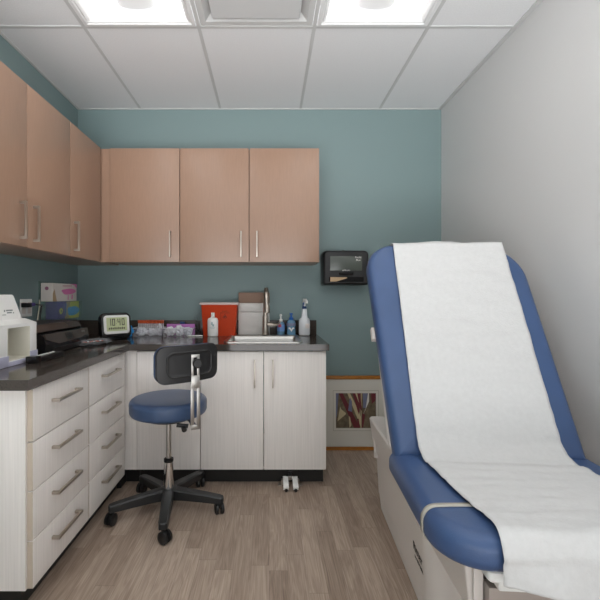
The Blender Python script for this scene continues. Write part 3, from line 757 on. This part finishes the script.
bin_('right clear plastic bin of wrapped supplies with purple edging', -.656, 2.93, .215, .12, .06)
for k, (x, y, w, h) in enumerate(((-.72, 2.915, .075, .066), (-.655, 2.92, .07, .074), (-.59, 2.915, .07, .064))):
    tag(crumple('supply_packet', w, .06, h, mat('wrapped_white_%d' % k, (236-4*k,236-3*k,238), .35), None, 8+k*2.7, (x, y, CT+.003)),
        ('white wrapped packet at the left of the right bin', 'white wrapped packet in the middle of the right bin', 'white wrapped packet at the right of the right bin')[k], 'packet')
b = B(); box(b, -.76, -.552, 2.975, 2.985, CT+.003, CT+.084, .001); tag(obj('card_box', b, M['magenta']), 'flat magenta-edged card standing at the back of the right bin', 'card')
b = B(); slab(b, .036, .02, .005, [(.002, 0), (0, .003), (0, .013), (.003, .015)], n=3); slab(b, .012, .018, .004, [(0, .015), (.002, .019)], n=3, cx=-.008)
tag(obj('blue_clip', b, M['navy'], None, loc=(-.645, 2.98, CT+.0845)), 'small dark blue clip on top of the right bin', 'clip')
b = B(); box(b, -.05, .05, -.02, .02, 0, .004, .001); 
# scissors leaning on the backsplash, white handles down
def scissors(label, x, y, lean, m, hm, tilt):
    t = thing('scissors', label, 'scissors', (x, y, CT))
    mx = Matrix.Rotation(tilt, 4, 'Y') @ Matrix.Rotation(lean, 4, 'X')
    for s in (-1, 1):
        b = B(); prism(b, [(-.004, 0), (.004, 0), (.005, .06), (0, .11)], s*.0016-.001, s*.0016+.001, mx @ Matrix.Translation((0, 0, .045)) @ Matrix.Rotation(s*.1, 4, 'Y') @ Matrix.Rotation(PI/2, 4, 'X'))
        bl = obj('blade', b, M[m], t)
        b = B(); pts = [mx @ Vector((s*.014+.011*math.cos(2*PI*k/14), s*.003, .02+.016*math.sin(2*PI*k/14))) for k in range(15)]
        tube(b, pts, .003, 8); tube(b, [mx @ Vector((s*.01, s*.003, .034)), mx @ Vector((0, 0, .055))], .003, 8); obj('handle', b, M[hm], bl)
scissors('dark steel scissors leaning on the backsplash left of the sharps container', -.52, 2.975, -.35, 'dark_rubber', 'dark_rubber', -.25)
b = B(); loops = []
for k in range(15): a = 2*PI*k/14; loops.append(Vector((-.028+.026*math.cos(a), .014*math.sin(a), .005)))
tube(b, loops, .0045, 8)
tube(b, [Vector((.028+.026*math.cos(2*PI*k/14), .01*math.sin(2*PI*k/14)+.002, .005)) for k in range(15)], .0045, 8)
tag(obj('cord_loop', b, M['white_plastic'], None, loc=(-.535, 2.885, CT)), 'white looped plastic piece lying on the counter below the scissors', 'loop')

# ------------------------------------------------------------------ clock
ph = math.radians(43)
t = thing('digital_clock', 'black rounded digital clock with white bezel reading 10:40 in the counter corner', 'clock', (-1.04, 2.70, CT), ph)
t.rotation_euler = (0, 0, ph)
b = B(); mx = Matrix.Translation((0, 0, .0925)) @ Matrix.Rotation(PI/2-.12, 4, 'X')
slab(b, .208, .172, .038, [(.02, -.035), (.004, -.028), (0, -.01), (0, .018), (.006, .028), (.014, .03)], mx, 8); obj('case', b, M['black_gloss'], t)
b = B(); slab(b, .172, .124, .02, [(.0, .029), (.0, .033), (.004, .0355), (.012, .0345)], mx @ Matrix.Translation((0, .006, 0)), 6); obj('bezel', b, M['white_plastic'], t)
b = B(); slab(b, .138, .090, .004, [(0, .034), (0, .0362)], mx @ Matrix.Translation((0, .008, 0)), 2); lc = obj('display', b, M['lcd'], t)
seg = {'1': 'bc', '0': 'abcdef', '4': 'bcfg'}
def digit(ch, cx, cy, w, h, th, b):
    for s in seg[ch]:
        q = {'a': (-w/2, w/2, h/2-th, h/2), 'd': (-w/2, w/2, -h/2, -h/2+th), 'g': (-w/2, w/2, -th/2, th/2), 'b': (w/2-th, w/2, 0, h/2), 'c': (w/2-th, w/2, -h/2, 0), 'f': (-w/2, -w/2+th, 0, h/2), 'e': (-w/2, -w/2+th, -h/2, 0)}[s]
        box(b, cx+q[0], cx+q[1], cy+q[2], cy+q[3], .036, .0366, 0, mx @ Matrix.Translation((0, .008, 0)))
b = B()
for ch, cx_ in (('1', -.048), ('0', -.022), ('4', .014), ('0', .042)): digit(ch, cx_, .014, .019, .046, .0052, b)
for z in (.022, .006): box(b, -.006, -.002, z-.002, z+.002, .036, .0366, 0, mx @ Matrix.Translation((0, .008, 0)))
for k in range(9): box(b, -.056+k*.0125, -.048+k*.0125, -.034, -.022+(k % 2)*.002, .036, .0364, 0, mx @ Matrix.Translation((0, .008, 0)))
obj('digits', b, M['mark_dark'], lc)
b = B(); slab(b, .16, .075, .015, [(.004, 0.0), (0, .003), (0, .012), (.02, .02)], Matrix.Translation((0, .01, .0)), 5); obj('foot', b, M['black_plastic'], t)

# ------------------------------------------------------------------ things on the left counter
# analyser
t = thing('lab_analyzer', 'white countertop lab analyser with open sample bay at the left edge', 'device', (-1.085, 1.87, CT))
# local: x to room, y depth (negative = nearer). front face at x=0, far end y=0
b = B()
box(b, -.30, .0, -.052, 0, .0, .172, .005)
box(b, -.30, -.001, -.42, -.207, .0, .172, .005)
box(b, -.30, -.13, -.212, -.047, .0, .19, .003)
box(b, -.135, -.001, -.208, -.051, .0, .022, .003)
loft(b, [[Vector((x, y, z)) for y, z in ((-.42, .160), (-.012, .160), (-.02, .185), (-.085, .295), (-.095, .301), (-.42, .301))] for x in (-.30, -.075, -.055)])
loft(b, [[Vector((x, y, z)) for x, z in ((-.30, .16), (-.0012, .16), (-.0012, .174), (-.055, .192), (-.30, .192))] for y in (-.40, -.0012)])
obj('housing', b, M['white_plastic'], t, angle=30)
b = B(); box(b, -.302, .003, -.425, -.205, .0, .045, .002); box(b, -.302, .003, -.205, -.054, .0, .018, .001); box(b, -.302, .003, -.054, .003, .0, .045, .002); obj('base_skirt', b, M['lilac_plastic'], t)
b = B(); box(b, -.13, -.001, -.0545, -.052, .022, .158); box(b, -.13, -.001, -.207, -.2045, .022, .158); box(b, -.132, -.129, -.207, -.052, .022, .158); box(b, -.13, -.001, -.207, -.052, .022, .025); obj('bay_liner', b, M['cream_plastic'], t)
b = B()
for q in ((-.150, -.142, .226, .235), (-.136, -.092, .229, .235), (-.130, -.098, .219, .225), (-.160, -.136, .212, .215), (-.09, -.082, .218, .223)):
    box(b, -.0552, -.0545, q[0], q[1], q[2], q[3])
obj('logo_print', b, mat('grey_teal_print', (132,140,138), .5), t)
# printer
t = thing('printer', 'dark bronze-black inkjet printer with small touch screen on the left counter', 'printer', (-1.10, 2.195, CT))
b = B()
loft(b, [[Vector((x, y*.235, z)) for x, z in ((-.33, 0), (-.035, 0), (.0, .018), (.006, .058), (-.006, .094), (-.02, .102), (-.33, .108))] for y in (-1, -.97, .97, 1)])
obj('case', b, M['black_gloss'], t, angle=30)
b = B()
loft(b, [[Vector((x-.33*0, y*.2345, z)) for x, z in ((-.325, .109), (-.045, .106), (-.040, .112), (-.068, .148), (-.08, .151), (-.325, .146))] for y in (-1, -.985, .985, 1)])
obj('scanner_lid', b, M['black_plastic'], t, angle=30)
b = B()
m1 = face_mx((.0, 0, .076), (0,1,0), (-.28,0,1))
pts = [(-.232, .026), (.232, .026), (.225, -.008), (.12, -.022), (-.12, -.03), (-.225, .0)]
prism(b, pts, 0, .006, m1); obj('control_panel', b, M['brown_gloss'], t)
b = B(); loft(b, [[Vector((x, y*.23, z)) for x, z in ((-.058, .1125), (-.0385, .1135), (-.0665, .147), (-.075, .147))] for y in (-1, 1)]); obj('lid_front', b, M['brown_gloss'], t)
b = B(); prism(b, [(-.035, -.016), (.03, -.016), (.03, .018), (-.035, .018)], .006, .007, m1); obj('screen', b, M['black_plastic'], t)
b = B(); box(b, -.02, .006, -.15, .15, .004, .03, .004); obj('paper_tray', b, M['black_plastic'], t)
text('lettering', 'ENVY', .014, M['steel'], t, face_mx(m1 @ Vector((.165, .01, .0063)), (0,1,0), (-.28,0,1)))
# handset with row of buttons
t = thing('remote_control', 'slim black handheld remote with pale buttons lying in front of the analyser and printer', 'remote', (-1.035, 1.865, CT), math.radians(-2))
b = B(); slab(b, .042, .23, .008, [(.003, 0), (0, .003), (0, .02), (.004, .0245)], n=4); obj('case', b, M['black_plastic'], t)
b = B(); box(b, -.024, .024, -.12, -.085, .0, .03, .003); obj('end_block', b, M['black_gloss'], t)
for k in range(6):
    b = B(); slab(b, .012, .013, .003, [(0, .0244), (.001, .028), (.003, .0285)], n=3, cx=-.006, cy=-.06+k*.024); obj('button', b, M['white_plastic'], t)
# bagged remote
t = thing('television_remote', 'black remote with orange buttons wrapped in clear film beside the printer', 'remote', (-1.045, 2.385, CT), math.radians(-35))
b = B(); slab(b, .045, .155, .01, [(.004, .003), (0, .006), (0, .018), (.004, .022)], n=4); obj('case', b, M['black_plastic'], t)
for k in range(5):
    for s in (-1, 1):
        b = B(); slab(b, .011, .011, .003, [(0, .0215), (.001, .025), (.003, .0255)], n=3, cx=s*.010, cy=-.055+k*.026); obj('button', b, M['orange'] if (k+s) % 3 else M['white_plastic'], t)
tag(crumple('clear_wrapper', .085, .215, .04, clear('loose_film', (250,252,255), .13, .1), None, 2.2, (-1.045, 2.385, CT-.001), 4), 'crinkled clear film bag around the orange-buttoned remote', 'wrapper')
bpy.data.objects['clear_wrapper'].rotation_euler = (0, 0, math.radians(-35))
# glove boxes in an acrylic holder on the left wall
t = thing('glove_holder', 'clear acrylic glove box holder fixed to the left wall above the printer', 'holder', (XL+.0015, 2.70, 1.012))
b = B()
box(b, 0, .003, -.165, .20, -.0, .25); box(b, 0, .105, -.165, .20, 0, .003); box(b, .102, .105, -.165, .20, .003, .12); box(b, .003, .102, -.165, -.162, .003, .12); box(b, .003, .102, .197, .2, .003, .12)
obj('panel', b, clear('thin_acrylic', (240,248,246), .07, .1), t)
def glove_box(label, y0, y1, z, h, kind):
    t = thing('glove_box', label, 'box', (XL+.05, (y0+y1)/2, z))
    L_ = y1-y0
    b = B(); box(b, -.038, .038, -L_/2, L_/2, 0, h, .0015); obj('carton', b, M['card_white'] if kind == 'pink' else M['purple'], t)
    fm = face_mx((.0382, 0, h/2), (0,1,0), (0,0,1))
    def blob(w_, h_, cx, cy, key, n=22, sd=0, lift=0):
        b = B(); prism(b, [(cx+w_/2*math.cos(2*PI*k/n)*(1+.12*math.sin(3*k*2*PI/n+sd)), cy+h_/2*math.sin(2*PI*k/n)*(1+.15*math.sin(2*k*2*PI/n+sd))) for k in range(n)], 0, .0006+lift, fm); obj('print', b, M[key], t)
    if kind == 'pink':
        blob(.19, .042, .045, .006, 'pink', sd=.4); b = B(); prism(b, [(.06, h/2), (L_/2, h/2), (L_/2, h/2-.03), (.125, h/2-.008)], 0, .0007, fm); obj('print', b, M['pink'], t)
        b = B(); prism(b, [(-L_/2, -h/2), (-L_/2+.05, -h/2), (-L_/2+.02, .02), (-L_/2, -.01)], 0, .0007, fm); obj('print', b, M['tan_print'], t)
        b = B(); box(b, -.05, .04, .0384-.0384, .0006, 0, .004)
        b.free()
        b = B(); prism(b, [(.03, -.05), (.042, -.05), (.042, -.018), (.034, -.018)], 0, .0008, fm); prism(b, [(.08, -.045), (.1, -.045), (.1, -.015), (.085, -.015)], 0, .0008, fm); obj('print', b, M['pink'], t)
        b = B(); prism(b, [(-.035, .04), (.09, .043), (.09, .048), (-.035, .046)], 0, .0008, fm); obj('print', b, mat('rose_text', (196,130,150), .5), t)
        em = face_mx((0, -L_/2-.0002, h/2), (1,0,0), (0,0,1))
        b = B(); prism(b, [(.012*math.cos(k*PI/8), .025+.012*math.sin(k*PI/8)) for k in range(16)], 0, .0008, em); obj('print', b, mat('plum_dot', (150,96,120), .5), t)
    else:
        b = B(); prism(b, [(.0, -h/2), (L_/2, -h/2), (L_/2, h/2), (.02, h/2)], 0, .0005, fm); obj('print', b, M['yellow'], t)
        b = B(); prism(b, [(-.05, -h/2), (.01, -h/2), (.015, h/2), (-.03, h/2)], 0, .0006, fm); obj('print', b, M['tan_print'], t)
        blob(.165, .072, .06, -.008, 'bright_blue', sd=1.2, lift=.0004); blob(.04, .04, -.10, -.005, 'yellow', sd=0, lift=.0002); blob(.015, .015, -.10, -.005, 'purple', lift=.0006)
        b = B(); prism(b, [(-.045, -.04), (-.035, -.04), (-.03, .045), (-.04, .045)], 0, .0009, fm); obj('print', b, M['blue_plastic'], t)
glove_box('purple and yellow glove box with blue glove picture in the acrylic holder', 2.60, 2.893, 1.0155, .115, 'yellow')
glove_box('white glove box with pink glove picture, topmost in the acrylic holder', 2.545, 2.86, 1.1335, .118, 'pink')
# outlet and cords
t = thing('wall_outlet', 'grey-white double outlet plate on the left wall behind the analyser', 'outlet', (XL+.001, 2.405, 1.098))
b = B(); slab(b, .115, .105, .006, [(0, 0), (0, .004), (.003, .006)], face_mx((0,0,0), (0,1,0), (0,0,1)), 3); obj('plate', b, M['white_plastic'], t)
for s in (-1, 1):
    b = B(); slab(b, .034, .068, .004, [(0, .0058), (0, .0072)], face_mx((0, s*.028, 0), (0,1,0), (0,0,1)), 3); obj('socket', b, M['card_white'], t)
t = thing('power_plug', 'black power plug and cord in the left wall outlet running to the printer', 'plug', (XL+.0085, 2.36, 1.115))
b = B(); box(b, 0, .05, -.014, .014, -.013, .013, .004); obj('plug_body', b, M['black_plastic'], t)
b = B(); cyl(b, (.02, .012, 0), (.035, .06, .004), .011, 12); obj('plug_head', b, M['purple'], t)
b = B(); tube(b, [(.035, .05, .004), (.04, .1, .0), (.038, .14, -.004), (.016, .165, -.02), (.01, .17, -.08), (.012, .16, -.16), (.02, .12, -.225)], .0045, 8); obj('cord', b, M['black_plastic'], t)
b = B(); tube(b, [(XL+.010, 2.535, 1.145), (XL+.012, 2.53, 1.10), (XL+.02, 2.50, 1.04), (XL+.035, 2.46, .96), (XL+.045, 2.44, CT+.006)], .004, 8)
tag(obj('beige_cord', b, M['cable_white']), 'thin beige cord hanging on the left wall between outlet and glove boxes', 'cord')

# ------------------------------------------------------------------ camera, world, view
sc = bpy.context.scene
cd = bpy.data.cameras.new('camera'); cam = bpy.data.objects.new('camera', cd); COL.objects.link(cam)
cam.location = (0, 0, CH); cam.rotation_euler = (PI/2, 0, 0)
cd.sensor_width = 36; cd.sensor_fit = 'HORIZONTAL'; cd.lens = 24.0; cd.shift_x = 31/600; cd.shift_y = -5/600
cd.clip_start = .02
sc.camera = cam
w = bpy.data.worlds.new('world'); sc.world = w; w.use_nodes = True
w.node_tree.nodes['Background'].inputs[0].default_value = (.98, .99, 1, 1)
wn = w.node_tree.nodes; wl = w.node_tree.links
g_ = wn.new('ShaderNodeTexCoord'); sp_ = wn.new('ShaderNodeSeparateXYZ'); mr = wn.new('ShaderNodeMapRange')
wl.new(g_.outputs['Generated'], sp_.inputs[0]); wl.new(sp_.outputs[2], mr.inputs[0])
mr.inputs[1].default_value = -.4; mr.inputs[2].default_value = .0; mr.inputs[3].default_value = 9.0; mr.inputs[4].default_value = .9  # stronger below the horizon, added to brighten the ceiling through the open rear
wl.new(mr.outputs[0], wn['Background'].inputs[1])
sc.view_settings.view_transform = 'Standard'; sc.view_settings.look = 'None'; sc.view_settings.gamma = 1
sc.view_settings.use_curve_mapping = False
sc.view_settings.exposure = -.02
